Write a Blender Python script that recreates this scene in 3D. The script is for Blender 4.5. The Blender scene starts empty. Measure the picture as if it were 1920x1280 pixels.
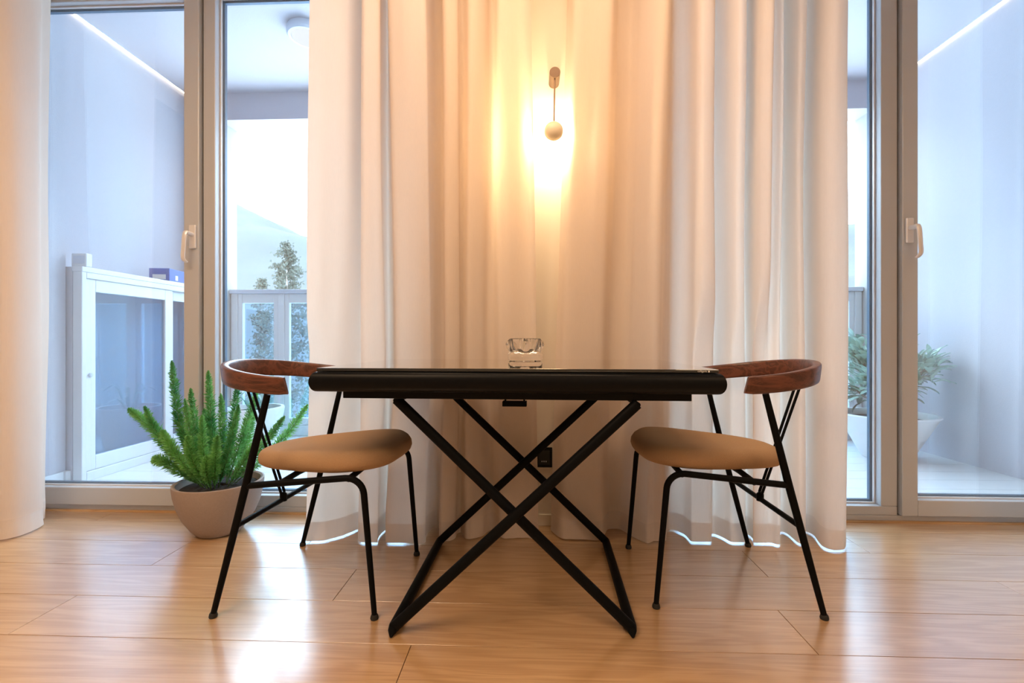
import bpy, math, random
from mathutils import Vector, Matrix, noise
R = math.radians
sc = bpy.context.scene
COL = sc.collection

# ------------------------------------------------------------------ camera, sky, large lights, exposure
cam_d = bpy.data.cameras.new('camera')
cam_d.sensor_width = 36.0
cam_d.lens = 880 / 1920 * 36.0
cam_d.clip_start = 0.02
cam_d.clip_end = 3000
cam = bpy.data.objects.new('camera', cam_d)
COL.objects.link(cam)
cam.location = (0, 0, 0.83)
cam.rotation_euler = (R(90), 0, R(2.2))
sc.camera = cam

sc.view_settings.view_transform = 'Standard'
sc.view_settings.look = 'None'
sc.view_settings.gamma = 1.0
sc.view_settings.use_curve_mapping = False
sc.view_settings.exposure = 0.15

SKY = 11.0
world = bpy.data.worlds.new('world')
sc.world = world
world.use_nodes = True
nt = world.node_tree
nt.nodes.clear()
wo = nt.nodes.new('ShaderNodeOutputWorld')
wb = nt.nodes.new('ShaderNodeBackground')
wt = nt.nodes.new('ShaderNodeTexCoord')
wn = nt.nodes.new('ShaderNodeTexNoise')
wr = nt.nodes.new('ShaderNodeValToRGB')
wn.inputs['Scale'].default_value = 3.2
wn.inputs['Detail'].default_value = 5
wn.inputs['Roughness'].default_value = 0.55
wr.color_ramp.elements[0].position = 0.36
wr.color_ramp.elements[0].color = (0.46, 0.70, 0.95, 1)
wr.color_ramp.elements[1].position = 0.60
wr.color_ramp.elements[1].color = (0.77, 0.91, 1.0, 1)
nt.links.new(wt.outputs['Generated'], wn.inputs['Vector'])
nt.links.new(wn.outputs['Fac'], wr.inputs['Fac'])
nt.links.new(wr.outputs['Color'], wb.inputs['Color'])
wb.inputs['Strength'].default_value = SKY
nt.links.new(wb.outputs[0], wo.inputs[0])


def area(name, loc, rot, sx, sy, power, color):
    d = bpy.data.lights.new(name, 'AREA')
    d.shape = 'RECTANGLE'
    d.size = sx
    d.size_y = sy
    d.energy = power
    d.color = color
    o = bpy.data.objects.new(name, d)
    COL.objects.link(o)
    o.location = loc
    o.rotation_euler = rot
    return o


WARM = (1.0, 0.69, 0.43)
area('warm_fill_light', (-1.3, -0.1, 2.70), (0, 0, 0), 1.2, 1.2, 54, WARM)  # added warm fill under the ceiling, set left to bring out curtain folds
area('warm_fill_light', (1.7, -1.4, 2.70), (0, 0, 0), 1.2, 1.2, 36, WARM)  # added warm fill behind the camera, no fixture modelled
area('warm_fill_light', (0.0, 1.35, 2.70), (0, 0, 0), 1.2, 0.4, 21, WARM)  # added fill above the table, placed to deepen the shade beneath it


# ------------------------------------------------------------------ materials
def mat(name):
    m = bpy.data.materials.new(name)
    m.use_nodes = True
    n = m.node_tree
    p = n.nodes['Principled BSDF']
    return m, n, p


def plain(name, col, rough=0.5, metal=0.0, bump=0.0, bscale=200, var=0.0, vscale=8, spec=0.5):
    m, n, p = mat(name)
    p.inputs['Base Color'].default_value = (*col, 1)
    p.inputs['Roughness'].default_value = rough
    p.inputs['Metallic'].default_value = metal
    p.inputs['Specular IOR Level'].default_value = spec
    tc = n.nodes.new('ShaderNodeTexCoord')
    if var:
        nz = n.nodes.new('ShaderNodeTexNoise')
        nz.inputs['Scale'].default_value = vscale
        nz.inputs['Detail'].default_value = 6
        n.links.new(tc.outputs['Object'], nz.inputs['Vector'])
        mx = n.nodes.new('ShaderNodeMix')
        mx.data_type = 'RGBA'
        mx.inputs[6].default_value = (*[c * (1 - var) for c in col], 1)
        mx.inputs[7].default_value = (*[min(1, c * (1 + var)) for c in col], 1)
        n.links.new(nz.outputs['Fac'], mx.inputs[0])
        n.links.new(mx.outputs[2], p.inputs['Base Color'])
    if bump:
        nb = n.nodes.new('ShaderNodeTexNoise')
        nb.inputs['Scale'].default_value = bscale
        nb.inputs['Detail'].default_value = 3
        n.links.new(tc.outputs['Object'], nb.inputs['Vector'])
        b = n.nodes.new('ShaderNodeBump')
        b.inputs['Strength'].default_value = bump
        b.inputs['Distance'].default_value = 0.002
        n.links.new(nb.outputs['Fac'], b.inputs['Height'])
        n.links.new(b.outputs[0], p.inputs['Normal'])
    return m


def emit(name, col, s):
    m = bpy.data.materials.new(name)
    m.use_nodes = True
    n = m.node_tree
    n.nodes.clear()
    o = n.nodes.new('ShaderNodeOutputMaterial')
    e = n.nodes.new('ShaderNodeEmission')
    e.inputs[0].default_value = (*col, 1)
    e.inputs[1].default_value = s
    n.links.new(e.outputs[0], o.inputs[0])
    return m


def fabric(name, col, trans, tcol):
    m = bpy.data.materials.new(name)
    m.use_nodes = True
    n = m.node_tree
    n.nodes.clear()
    o = n.nodes.new('ShaderNodeOutputMaterial')
    d = n.nodes.new('ShaderNodeBsdfDiffuse')
    t = n.nodes.new('ShaderNodeBsdfTranslucent')
    mx = n.nodes.new('ShaderNodeMixShader')
    tc = n.nodes.new('ShaderNodeTexCoord')
    mp = n.nodes.new('ShaderNodeMapping')
    mp.inputs['Scale'].default_value = (420, 420, 25)
    nz = n.nodes.new('ShaderNodeTexNoise')
    nz.inputs['Scale'].default_value = 1
    nz.inputs['Detail'].default_value = 2
    n.links.new(tc.outputs['Object'], mp.inputs[0])
    n.links.new(mp.outputs[0], nz.inputs['Vector'])
    cm = n.nodes.new('ShaderNodeMix')
    cm.data_type = 'RGBA'
    cm.inputs[6].default_value = (*[c * 0.94 for c in col], 1)
    cm.inputs[7].default_value = (*[min(1, c * 1.03) for c in col], 1)
    n.links.new(nz.outputs['Fac'], cm.inputs[0])
    n.links.new(cm.outputs[2], d.inputs['Color'])
    t.inputs['Color'].default_value = (*tcol, 1)
    mx.inputs[0].default_value = trans
    n.links.new(d.outputs[0], mx.inputs[1])
    n.links.new(t.outputs[0], mx.inputs[2])
    n.links.new(mx.outputs[0], o.inputs[0])
    return m


def clear_glass(name, ior, tint):
    """window glass: physical reflection by Fresnel over a clear tinted body"""
    m = bpy.data.materials.new(name)
    m.use_nodes = True
    n = m.node_tree
    n.nodes.clear()
    o = n.nodes.new('ShaderNodeOutputMaterial')
    t = n.nodes.new('ShaderNodeBsdfTransparent')
    t.inputs[0].default_value = (*tint, 1)
    g = n.nodes.new('ShaderNodeBsdfGlossy')
    g.inputs['Roughness'].default_value = 0.0
    g.inputs['Color'].default_value = (0.92, 0.96, 1, 1)
    f = n.nodes.new('ShaderNodeFresnel')
    ge = n.nodes.new('ShaderNodeNewGeometry')
    mr = n.nodes.new('ShaderNodeMapRange')     # same index seen from both faces of the thin pane
    mr.inputs[3].default_value = ior
    mr.inputs[4].default_value = 1 / ior
    n.links.new(ge.outputs['Backfacing'], mr.inputs[0])
    n.links.new(mr.outputs[0], f.inputs[0])
    mx = n.nodes.new('ShaderNodeMixShader')
    n.links.new(f.outputs[0], mx.inputs[0])
    n.links.new(t.outputs[0], mx.inputs[1])
    n.links.new(g.outputs[0], mx.inputs[2])
    n.links.new(mx.outputs[0], o.inputs[0])
    return m


def crystal(name):
    m = bpy.data.materials.new(name)
    m.use_nodes = True
    n = m.node_tree
    n.nodes.clear()
    o = n.nodes.new('ShaderNodeOutputMaterial')
    g = n.nodes.new('ShaderNodeBsdfGlass')
    g.inputs['Color'].default_value = (1, 1, 1, 1)
    g.inputs['Roughness'].default_value = 0.0
    g.inputs['IOR'].default_value = 1.5
    n.links.new(g.outputs[0], o.inputs[0])
    return m


def wood(name, c_dark, c_light, rough, gscale=(1.2, 14, 14), coat=0.0, rand=0.12, ring=3.0, spec=0.5, coat_ior=1.5):
    m, n, p = mat(name)
    tc = n.nodes.new('ShaderNodeTexCoord')
    oi = n.nodes.new('ShaderNodeObjectInfo')
    sc_ = n.nodes.new('ShaderNodeVectorMath')
    sc_.operation = 'SCALE'
    sc_.inputs[0].default_value = (37.0, 11.0, 5.0)
    n.links.new(oi.outputs['Random'], sc_.inputs['Scale'])
    ad = n.nodes.new('ShaderNodeVectorMath')
    n.links.new(tc.outputs['Object'], ad.inputs[0])
    n.links.new(sc_.outputs[0], ad.inputs[1])
    mp = n.nodes.new('ShaderNodeMapping')
    mp.inputs['Scale'].default_value = gscale
    n.links.new(ad.outputs[0], mp.inputs[0])
    n1 = n.nodes.new('ShaderNodeTexNoise')
    n1.inputs['Scale'].default_value = 1.0
    n1.inputs['Detail'].default_value = 3
    n1.inputs['Distortion'].default_value = 0.6
    n.links.new(mp.outputs[0], n1.inputs['Vector'])
    # growth rings: sine of a stretched noise field
    mu = n.nodes.new('ShaderNodeMath')
    mu.operation = 'MULTIPLY'
    mu.inputs[1].default_value = ring * 14
    n.links.new(n1.outputs['Fac'], mu.inputs[0])
    si = n.nodes.new('ShaderNodeMath')
    si.operation = 'SINE'
    n.links.new(mu.outputs[0], si.inputs[0])
    mp2 = n.nodes.new('ShaderNodeMapping')
    mp2.inputs['Scale'].default_value = (gscale[0] * 3, gscale[1] * 22, gscale[2] * 22)
    n.links.new(ad.outputs[0], mp2.inputs[0])
    n2 = n.nodes.new('ShaderNodeTexNoise')
    n2.inputs['Scale'].default_value = 1.0
    n2.inputs['Detail'].default_value = 4
    n.links.new(mp2.outputs[0], n2.inputs['Vector'])
    a = n.nodes.new('ShaderNodeMath')
    a.operation = 'MULTIPLY_ADD'
    a.inputs[1].default_value = 0.17
    n.links.new(si.outputs[0], a.inputs[0])
    n.links.new(n2.outputs['Fac'], a.inputs[2])
    rp = n.nodes.new('ShaderNodeValToRGB')
    rp.color_ramp.elements[0].position = 0.25
    rp.color_ramp.elements[0].color = (*c_dark, 1)
    rp.color_ramp.elements[1].position = 0.72
    rp.color_ramp.elements[1].color = (*c_light, 1)
    n.links.new(a.outputs[0], rp.inputs[0])
    hs = n.nodes.new('ShaderNodeHueSaturation')
    mr = n.nodes.new('ShaderNodeMapRange')
    mr.inputs[3].default_value = 1 - rand
    mr.inputs[4].default_value = 1 + rand
    n.links.new(oi.outputs['Random'], mr.inputs[0])
    n.links.new(mr.outputs[0], hs.inputs['Value'])
    n.links.new(rp.outputs[0], hs.inputs['Color'])
    n.links.new(hs.outputs[0], p.inputs['Base Color'])
    p.inputs['Roughness'].default_value = rough
    p.inputs['Specular IOR Level'].default_value = spec
    p.inputs['Coat Weight'].default_value = coat
    p.inputs['Coat Roughness'].default_value = rough * 0.8
    p.inputs['Coat IOR'].default_value = coat_ior
    b = n.nodes.new('ShaderNodeBump')
    b.inputs['Strength'].default_value = 0.06
    b.inputs['Distance'].default_value = 0.001
    n.links.new(n2.outputs['Fac'], b.inputs['Height'])
    n.links.new(b.outputs[0], p.inputs['Normal'])
    return m


def leafy(name, c1, c2, rough=0.5, trans=0.25, scale=14):
    m, n, p = mat(name)
    tc = n.nodes.new('ShaderNodeTexCoord')
    nz = n.nodes.new('ShaderNodeTexNoise')
    nz.inputs['Scale'].default_value = scale
    n.links.new(tc.outputs['Object'], nz.inputs['Vector'])
    oi = n.nodes.new('ShaderNodeObjectInfo')
    ad = n.nodes.new('ShaderNodeMath')
    ad.operation = 'MULTIPLY_ADD'
    ad.inputs[1].default_value = 0.5
    n.links.new(oi.outputs['Random'], ad.inputs[0])
    n.links.new(nz.outputs['Fac'], ad.inputs[2])
    rp = n.nodes.new('ShaderNodeValToRGB')
    rp.color_ramp.elements[0].position = 0.35
    rp.color_ramp.elements[0].color = (*c1, 1)
    rp.color_ramp.elements[1].position = 1.0
    rp.color_ramp.elements[1].color = (*c2, 1)
    n.links.new(ad.outputs[0], rp.inputs[0])
    n.links.new(rp.outputs[0], p.inputs['Base Color'])
    p.inputs['Roughness'].default_value = rough
    out = n.nodes['Material Output']
    t = n.nodes.new('ShaderNodeBsdfTranslucent')
    n.links.new(rp.outputs[0], t.inputs[0])
    mx = n.nodes.new('ShaderNodeMixShader')
    mx.inputs[0].default_value = trans
    n.links.new(p.outputs[0], mx.inputs[1])
    n.links.new(t.outputs[0], mx.inputs[2])
    n.links.new(mx.outputs[0], out.inputs[0])
    return m


M = {}
M['oak'] = wood('oak_floor', (0.49, 0.285, 0.13), (0.62, 0.39, 0.195), 0.30, coat=1.0, rand=0.07, coat_ior=2.8, spec=0.9)
M['walnut'] = wood('walnut', (0.050, 0.018, 0.012), (0.15, 0.052, 0.032), 0.32, gscale=(3, 26, 26), rand=0.05, ring=2)
M['strip'] = wood('oak_threshold', (0.42, 0.24, 0.10), (0.56, 0.35, 0.17), 0.4)
M['subfloor'] = plain('subfloor', (0.10, 0.055, 0.025), 0.8, var=0.2)
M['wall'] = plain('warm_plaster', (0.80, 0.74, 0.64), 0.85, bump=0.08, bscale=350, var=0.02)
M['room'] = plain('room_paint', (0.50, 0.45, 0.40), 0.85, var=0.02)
M['ceil'] = plain('ceiling_plaster', (0.84, 0.81, 0.76), 0.9, var=0.02)
M['mauve'] = plain('mauve_plaster', (0.485, 0.472, 0.52), 0.9, bump=0.5, bscale=160, var=0.05, vscale=60)
M['concrete'] = plain('pale_concrete', (0.42, 0.415, 0.405), 0.85, bump=0.2, bscale=60, var=0.06, vscale=12)
M['alu'] = plain('champagne_aluminium', (0.51, 0.525, 0.545), 0.40, metal=0.2, var=0.02, vscale=3)
M['handle'] = plain('satin_white_metal', (0.78, 0.77, 0.77), 0.3, metal=0.3, var=0.02)
M['gasket'] = plain('black_gasket', (0.012, 0.012, 0.014), 0.7, var=0.1)
M['spacer'] = plain('blue_grey_spacer', (0.06, 0.12, 0.19), 0.35, metal=0.3, var=0.1)
M['pane'] = clear_glass('window_pane', 2.2, (0.95, 0.98, 1.0))
M['pane_blue'] = clear_glass('cabinet_pane', 2.0, (0.68, 0.84, 0.95))
M['black'] = plain('black_powdercoat', (0.005, 0.0055, 0.0065), 0.45, bump=0.1, bscale=900, var=0.15, spec=0.05)
M['black_satin'] = plain('black_satin_metal', (0.004, 0.0045, 0.0055), 0.38, var=0.1, spec=0.12)
M['rubber'] = plain('black_rubber', (0.01, 0.01, 0.01), 0.7, var=0.1)
M['tableglass'] = plain('dark_tinted_glass', (0.012, 0.014, 0.012), 0.02, var=0.05, spec=0.7)
p_ = M['tableglass'].node_tree.nodes['Principled BSDF']
p_.inputs['Coat Weight'].default_value = 1.0
p_.inputs['Coat Roughness'].default_value = 0.01
M['print'] = plain('white_print', (0.75, 0.75, 0.72), 0.5, var=0.02)
M['seat'] = plain('tan_wool', (0.43, 0.275, 0.155), 0.9, bump=0.9, bscale=700, var=0.16, vscale=420, spec=0.15)
M['crystal'] = crystal('crystal_glass')
M['pot'] = plain('taupe_stoneware', (0.31, 0.245, 0.21), 0.75, bump=0.3, bscale=260, var=0.1, vscale=120)
M['soil'] = plain('dark_soil', (0.018, 0.012, 0.009), 0.95, bump=1.0, bscale=120, var=0.6, vscale=90)
M['fern'] = leafy('fern_green', (0.035, 0.27, 0.075), (0.30, 0.66, 0.22), 0.55, 0.42, 18)
M['fernstem'] = plain('fern_stem', (0.10, 0.22, 0.05), 0.6, var=0.2)
M['brass'] = plain('brushed_bronze', (0.17, 0.115, 0.08), 0.4, metal=0.7, var=0.06, vscale=80)
M['cream'] = plain('cream_enamel', (0.80, 0.70, 0.52), 0.45, var=0.02)
M['lampglow'] = emit('lamp_led', (1.0, 0.72, 0.38), 14)
M['led'] = emit('led_strip', (1.0, 0.80, 0.58), 9)
M['disc'] = emit('ceiling_lamp_diffuser', (0.95, 0.97, 1.0), 1.1)
M['lampring'] = plain('grey_lamp_housing', (0.55, 0.60, 0.68), 0.5, var=0.03)
M['white'] = plain('white_lacquer', (0.70, 0.71, 0.72), 0.4, var=0.02)
M['deck'] = plain('pale_deck_tile', (0.72, 0.71, 0.70), 0.45, bump=0.1, bscale=90, var=0.05, vscale=7)
M['bluebox'] = plain('blue_card', (0.05, 0.13, 0.42), 0.5, var=0.25, vscale=40)
M['whitepot'] = plain('white_ceramic', (0.83, 0.82, 0.81), 0.5, bump=0.05, var=0.03)
M['jade'] = leafy('shrub_leaf', (0.10, 0.24, 0.22), (0.45, 0.66, 0.55), 0.3, 0.2, 9)
M['bark'] = plain('grey_bark', (0.27, 0.23, 0.20), 0.9, bump=0.8, bscale=50, var=0.25, vscale=25)
M['conifer'] = leafy('conifer_leaf', (0.05, 0.064, 0.052), (0.12, 0.135, 0.11), 0.7, 0.3, 1.2)
M['hill'] = plain('pale_limestone_hill', (0.068, 0.078, 0.082), 0.95, var=0.25, vscale=0.02)
M['sheer'] = fabric('curtain_fabric', (0.84, 0.755, 0.685), 0.37, (0.93, 0.79, 0.66))
M['hem'] = fabric('curtain_hem_double', (0.82, 0.735, 0.665), 0.22, (0.80, 0.66, 0.55))


# ------------------------------------------------------------------ mesh helpers
class MB:
    def __init__(self):
        self.v = []
        self.f = []

    def add(self, verts, faces):
        o = len(self.v)
        self.v += [tuple(p) for p in verts]
        self.f += [tuple(i + o for i in q) for q in faces]
        return self

    def box(self, x0, x1, y0, y1, z0, z1):
        v = [(x, y, z) for x in (x0, x1) for y in (y0, y1) for z in (z0, z1)]
        return self.add(v, [(0, 1, 3, 2), (4, 6, 7, 5), (0, 4, 5, 1), (2, 3, 7, 6), (0, 2, 6, 4), (1, 5, 7, 3)])

    def tube(self, pts, r, n=14, cap=True):
        P = [Vector(p) for p in pts]
        k = len(P)
        rs = r if isinstance(r, (list, tuple)) else [r] * k
        T = []
        for i in range(k):
            a = P[max(0, i - 1)]
            b = P[min(k - 1, i + 1)]
            T.append((b - a).normalized())
        up = Vector((0, 0, 1)) if abs(T[0].z) < 0.9 else Vector((1, 0, 0))
        nrm = T[0].cross(up).normalized()
        vs = []
        for i in range(k):
            if i:
                q = T[i - 1].rotation_difference(T[i])
                nrm = (q @ nrm)
                nrm = (nrm - T[i] * nrm.dot(T[i])).normalized()
            bi = T[i].cross(nrm)
            # widen at bends so the tube keeps its section
            sc_ = 1.0
            for j in range(n):
                a = 2 * math.pi * j / n
                vs.append(P[i] + (nrm * math.cos(a) + bi * math.sin(a)) * rs[i] * sc_)
        fs = []
        for i in range(k - 1):
            for j in range(n):
                fs.append((i * n + j, i * n + (j + 1) % n, (i + 1) * n + (j + 1) % n, (i + 1) * n + j))
        if cap:
            fs.append(tuple(reversed(range(n))))
            fs.append(tuple((k - 1) * n + j for j in range(n)))
        return self.add(vs, fs)

    def lathe(self, prof, n=48, c=(0, 0, 0)):
        vs = []
        for (r, z) in prof:
            for j in range(n):
                a = 2 * math.pi * j / n
                vs.append((c[0] + r * math.cos(a), c[1] + r * math.sin(a), c[2] + z))
        fs = []
        for i in range(len(prof) - 1):
            for j in range(n):
                fs.append((i * n + j, i * n + (j + 1) % n, (i + 1) * n + (j + 1) % n, (i + 1) * n + j))
        if prof[0][0] > 1e-6:
            fs.append(tuple(reversed(range(n))))
        if prof[-1][0] > 1e-6:
            fs.append(tuple((len(prof) - 1) * n + j for j in range(n)))
        return self.add(vs, fs)

    def rings(self, rings, cap0=True, cap1=True):
        n = len(rings[0])
        vs = [p for q in rings for p in q]
        fs = []
        for i in range(len(rings) - 1):
            for j in range(n):
                fs.append((i * n + j, i * n + (j + 1) % n, (i + 1) * n + (j + 1) % n, (i + 1) * n + j))
        if cap0:
            fs.append(tuple(reversed(range(n))))
        if cap1:
            fs.append(tuple((len(rings) - 1) * n + j for j in range(n)))
        return self.add(vs, fs)

    def mesh(self, name, m, smooth=35):
        me = bpy.data.meshes.new(name)
        me.from_pydata(self.v, [], self.f)
        me.materials.append(m)
        if smooth:
            me.shade_smooth()
            me.set_sharp_from_angle(angle=R(smooth))
        me.update()
        return me

    def build(self, name, m, parent=None, smooth=35, bevel=0.0, seg=2):
        o = bpy.data.objects.new(name, self.mesh(name, m, smooth))
        COL.objects.link(o)
        if parent is not None:
            o.parent = parent
        if bevel:
            b = o.modifiers.new('bevel', 'BEVEL')
            b.width = bevel
            b.segments = seg
            b.limit_method = 'ANGLE'
            b.angle_limit = R(40)
            b.harden_normals = False
        return o


def empty(name, loc=(0, 0, 0), rz=0.0):
    o = bpy.data.objects.new(name, None)
    COL.objects.link(o)
    o.location = loc
    o.rotation_euler = (0, 0, rz)
    o.empty_display_size = 0.05
    return o


def tag(o, label=None, cat=None, group=None, kind=None):
    if label:
        o['label'] = label
    if cat:
        o['category'] = cat
    if group:
        o['group'] = group
    if kind:
        o['kind'] = kind
    return o


def struct(o, label=None):
    o['kind'] = 'structure'
    if label:
        o['label'] = label
    return o


def fillet(pts, rad, k=8):
    P = [Vector(p) for p in pts]
    out = [P[0]]
    for i in range(1, len(P) - 1):
        a = (P[i - 1] - P[i]).normalized()
        b = (P[i + 1] - P[i]).normalized()
        ang = a.angle(b)
        d = rad / math.tan(ang / 2)
        p0 = P[i] + a * d
        p1 = P[i] + b * d
        cdir = (a + b).normalized()
        c = P[i] + cdir * (rad / math.sin(ang / 2))
        v0 = p0 - c
        v1 = p1 - c
        om = v0.angle(v1)
        for j in range(k + 1):
            t = j / k
            out.append(c + (v0 * math.sin((1 - t) * om) + v1 * math.sin(t * om)) / math.sin(om))
    out.append(P[-1])
    return out


def catmull(P, per=12):
    out = []
    n = len(P)
    for i in range(n - 1):
        p0 = Vector(P[max(0, i - 1)])
        p1 = Vector(P[i])
        p2 = Vector(P[i + 1])
        p3 = Vector(P[min(n - 1, i + 2)])
        for j in range(per):
            t = j / per
            out.append(0.5 * ((2 * p1) + (p2 - p0) * t + (2 * p0 - 5 * p1 + 4 * p2 - p3) * t * t + (3 * p1 - p0 - 3 * p2 + p3) * t ** 3))
    out.append(Vector(P[-1]))
    return out


# ------------------------------------------------------------------ the room
WX0, WX1 = -3.0, 3.0            # side walls
YW = 2.23                       # inner face of the window frames
YB = -3.2                       # rear wall
ZC = 2.78
PITCH = 0.207

floor = empty('floor')
struct(floor, 'wide oak plank floor')
MB().box(WX0, WX1, YB, 2.32, -0.05, -0.014).build('subfloor', M['subfloor'], floor, 0)
plank_mesh = {}


def plank(x0, x1, y0, y1):
    L = round(x1 - x0, 3)
    W = round(y1 - y0, 3)
    key = (L, W)
    if key not in plank_mesh:
        g = 0.0011
        c = 0.0002
        hx, hy = L / 2 - g, W / 2 - g
        b = MB()
        rings = []
        for (dx, z) in ((0, -0.014), (0, -c), (c, 0.0)):
            rings.append([(-hx + dx, -hy + dx, z), (hx - dx, -hy + dx, z), (hx - dx, hy - dx, z), (-hx + dx, hy - dx, z)])
        b.rings(rings)
        plank_mesh[key] = b.mesh('plank', M['oak'], 0)
    o = bpy.data.objects.new('plank', plank_mesh[key])
    COL.objects.link(o)
    o.parent = floor
    o.location = ((x0 + x1) / 2, (y0 + y1) / 2, 0)


PL = 2.245
rnd = random.Random(4)
fixed = {-1: 0.765, -2: -0.325, 0: -0.632}
row_edges = [1.274 + PITCH * i for i in range(-22, 5)]
for i in range(-22, 5):
    y0 = 1.274 + PITCH * i
    y1 = min(y0 + PITCH, 2.212)
    if y1 - y0 < 0.01:
        continue
    # joints of this row (row 0 begins at 1.274)
    j = {0: 0.765, -1: -0.325, 1: -0.632}.get(i, round(rnd.uniform(-1.1, 1.1), 2))
    while j - PL > WX0:
        j -= PL
    xs = [WX0]
    while j < WX1:
        if j - xs[-1] > 0.15:
            xs.append(round(j, 3))
        j += PL
    if WX1 - xs[-1] < 0.15:
        xs.pop()
    xs.append(WX1)
    for a, b in zip(xs, xs[1:]):
        plank(a, b, y0, y1)

struct(MB().box(WX0 - .15, WX1 + .15, YB - .15, 2.34, ZC, ZC + 0.12).build('ceiling', M['ceil'], None, 0))
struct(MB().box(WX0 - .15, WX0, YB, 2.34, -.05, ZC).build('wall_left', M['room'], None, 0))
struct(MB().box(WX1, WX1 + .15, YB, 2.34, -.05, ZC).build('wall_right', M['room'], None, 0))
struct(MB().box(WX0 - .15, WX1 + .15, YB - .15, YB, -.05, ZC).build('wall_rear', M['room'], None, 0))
wall_mid = struct(MB().box(-0.55, 0.63, 2.13, 2.34, 0.0, ZC).build('wall_front', M['wall'], None, 0), 'warm white wall between the two windows')
struct(MB().box(-0.55, 0.63, 2.118, 2.13, 0.0, 0.05).build('baseboard_front', M['wall'], None, 0, bevel=.002))
struct(MB().box(WX0, -0.55, 2.22, 2.34, 2.62, ZC).box(0.63, WX1, 2.22, 2.34, 2.62, ZC).build('wall_lintel', M['wall'], None, 0))
struct(MB().box(WX0, -2.78, 2.20, 2.34, 0, 2.62).build('wall_front_left', M['wall'], None, 0))
struct(MB().box(2.80, WX1, 2.20, 2.34, 0, 2.62).build('wall_front_right', M['wall'], None, 0))


def window(n, s, xw, m0, m1, s1, xo, fixz, sashz):
    """s = side sign; xw wall edge, m0..m1 fixed mullion, s1 end of the sash stile, xo outer edge (all positive)"""
    w = empty('window_%d' % n, (0, 0, 0))
    struct(w)
    ZT = 2.62

    def bx(b, xa, xb, y0, y1, z0, z1):
        xs = sorted((s * xa, s * xb))
        b.box(xs[0], xs[1], y0, y1, z0, z1)
        return b
    yf, yb = YW, YW + 0.085
    fr = MB()
    bx(fr, xw, xo, yf, yb, 0.0, 0.028)
    bx(fr, xw, m1, yf, yb, 0.0285, fixz)
    bx(fr, xw, xo, yf, yb, 2.53, ZT)
    bx(fr, m0, m1, yf, yb, fixz + .0005, 2.5295)
    bx(fr, xw, xw + 0.05, yf, yb, fixz + .0005, 2.5295)
    bx(fr, xo - 0.04, xo, yf, yb, 0.0285, 2.5295)
    fr.build('fixed_frame', M['alu'], w, 0, bevel=.003)
    # shadow gap between mullion and sash
    bx(MB(), m1, m1 + 0.012, yf + 0.012, yb - 0.01, 0.03, 2.528).build('gasket', M['gasket'], w, 0)
    # sash, slightly proud
    sa = empty('sash')
    sa.parent = w
    a, b_ = m1 + 0.008, xo - 0.045
    st = s1 - a
    ys0, ys1 = YW - 0.02, YW + 0.055
    sf = MB()
    bx(sf, a, a + st, ys0, ys1, 0.032, 2.527)
    bx(sf, b_ - st, b_, ys0, ys1, 0.032, 2.527)
    bx(sf, a + st, b_ - st, ys0, ys1, 0.032, sashz)
    bx(sf, a + st, b_ - st, ys0, ys1, 2.49, 2.527)
    sf.build('sash_frame', M['alu'], sa, 0, bevel=.004)

    def glazing(parent, xa, xb, z0, z1, yg):
        bx(MB(), xa, xb, yg, yg + 0.006, z0, z1).build('glass_pane', M['pane'], parent, 0)
        sp = MB()
        t = 0.014
        y0, y1 = yg + 0.0065, yg + 0.022
        bx(sp, xa, xa + t, y0, y1, z0, z1)
        bx(sp, xb - t, xb, y0, y1, z0, z1)
        bx(sp, xa + t, xb - t, y0, y1, z0, z0 + t)
        bx(sp, xa + t, xb - t, y0, y1, z1 - t, z1)
        sp.build('glass_spacer', M['spacer'], parent, 0)
        be = MB()
        t = 0.006
        y0, y1 = yg - 0.012, yg - 0.0005
        bx(be, xa, xa + t, y0, y1, z0, z1)
        bx(be, xb - t, xb, y0, y1, z0, z1)
        bx(be, xa + t, xb - t, y0, y1, z0, z0 + t)
        bx(be, xa + t, xb - t, y0, y1, z1 - t, z1)
        be.build('glazing_bead', M['handle'], parent, 0)
    glazing(w, xw + 0.0505, m0 - 0.0005, fixz + 0.0005, 2.5295, YW + 0.048)
    glazing(sa, a + st, b_ - st, sashz, 2.49, YW + 0.022)
    # handle
    h = empty('handle')
    h.parent = sa
    hx = s * (m1 + 0.008 + 0.026)
    y = ys0
    MB().box(hx - .017, hx + .017, y - .012, y - .0002, 1.278, 1.392).build('back_plate', M['handle'], sa, 0, bevel=.005, seg=3)
    MB().tube([(hx, y - .012, 1.345), (hx, y - .05, 1.345)], .011, 14).build('handle_neck', M['handle'], sa)
    lv = [(hx, y - .050, 1.352), (hx + s * .003, y - .056, 1.33), (hx + s * .008, y - .056, 1.27), (hx + s * .013, y - .052, 1.225), (hx + s * .010, y - .036, 1.208)]
    lv = catmull(lv, 6)
    rg = []
    for i, p in enumerate(lv):
        t = i / (len(lv) - 1)
        wd = .012 - .002 * t
        th = .0055
        d = (lv[min(i + 1, len(lv) - 1)] - lv[max(i - 1, 0)]).normalized()
        nx = Vector((1, 0, 0))
        ny = d.cross(nx).normalized()
        rg.append([p + nx * (wd * math.cos(q)) + ny * (th * math.sin(q)) for q in [2 * math.pi * k / 12 for k in range(12)]])
    MB().rings(rg).build('handle_lever', M['handle'], sa)
    bpy.data.objects.remove(h)
    return w


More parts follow.
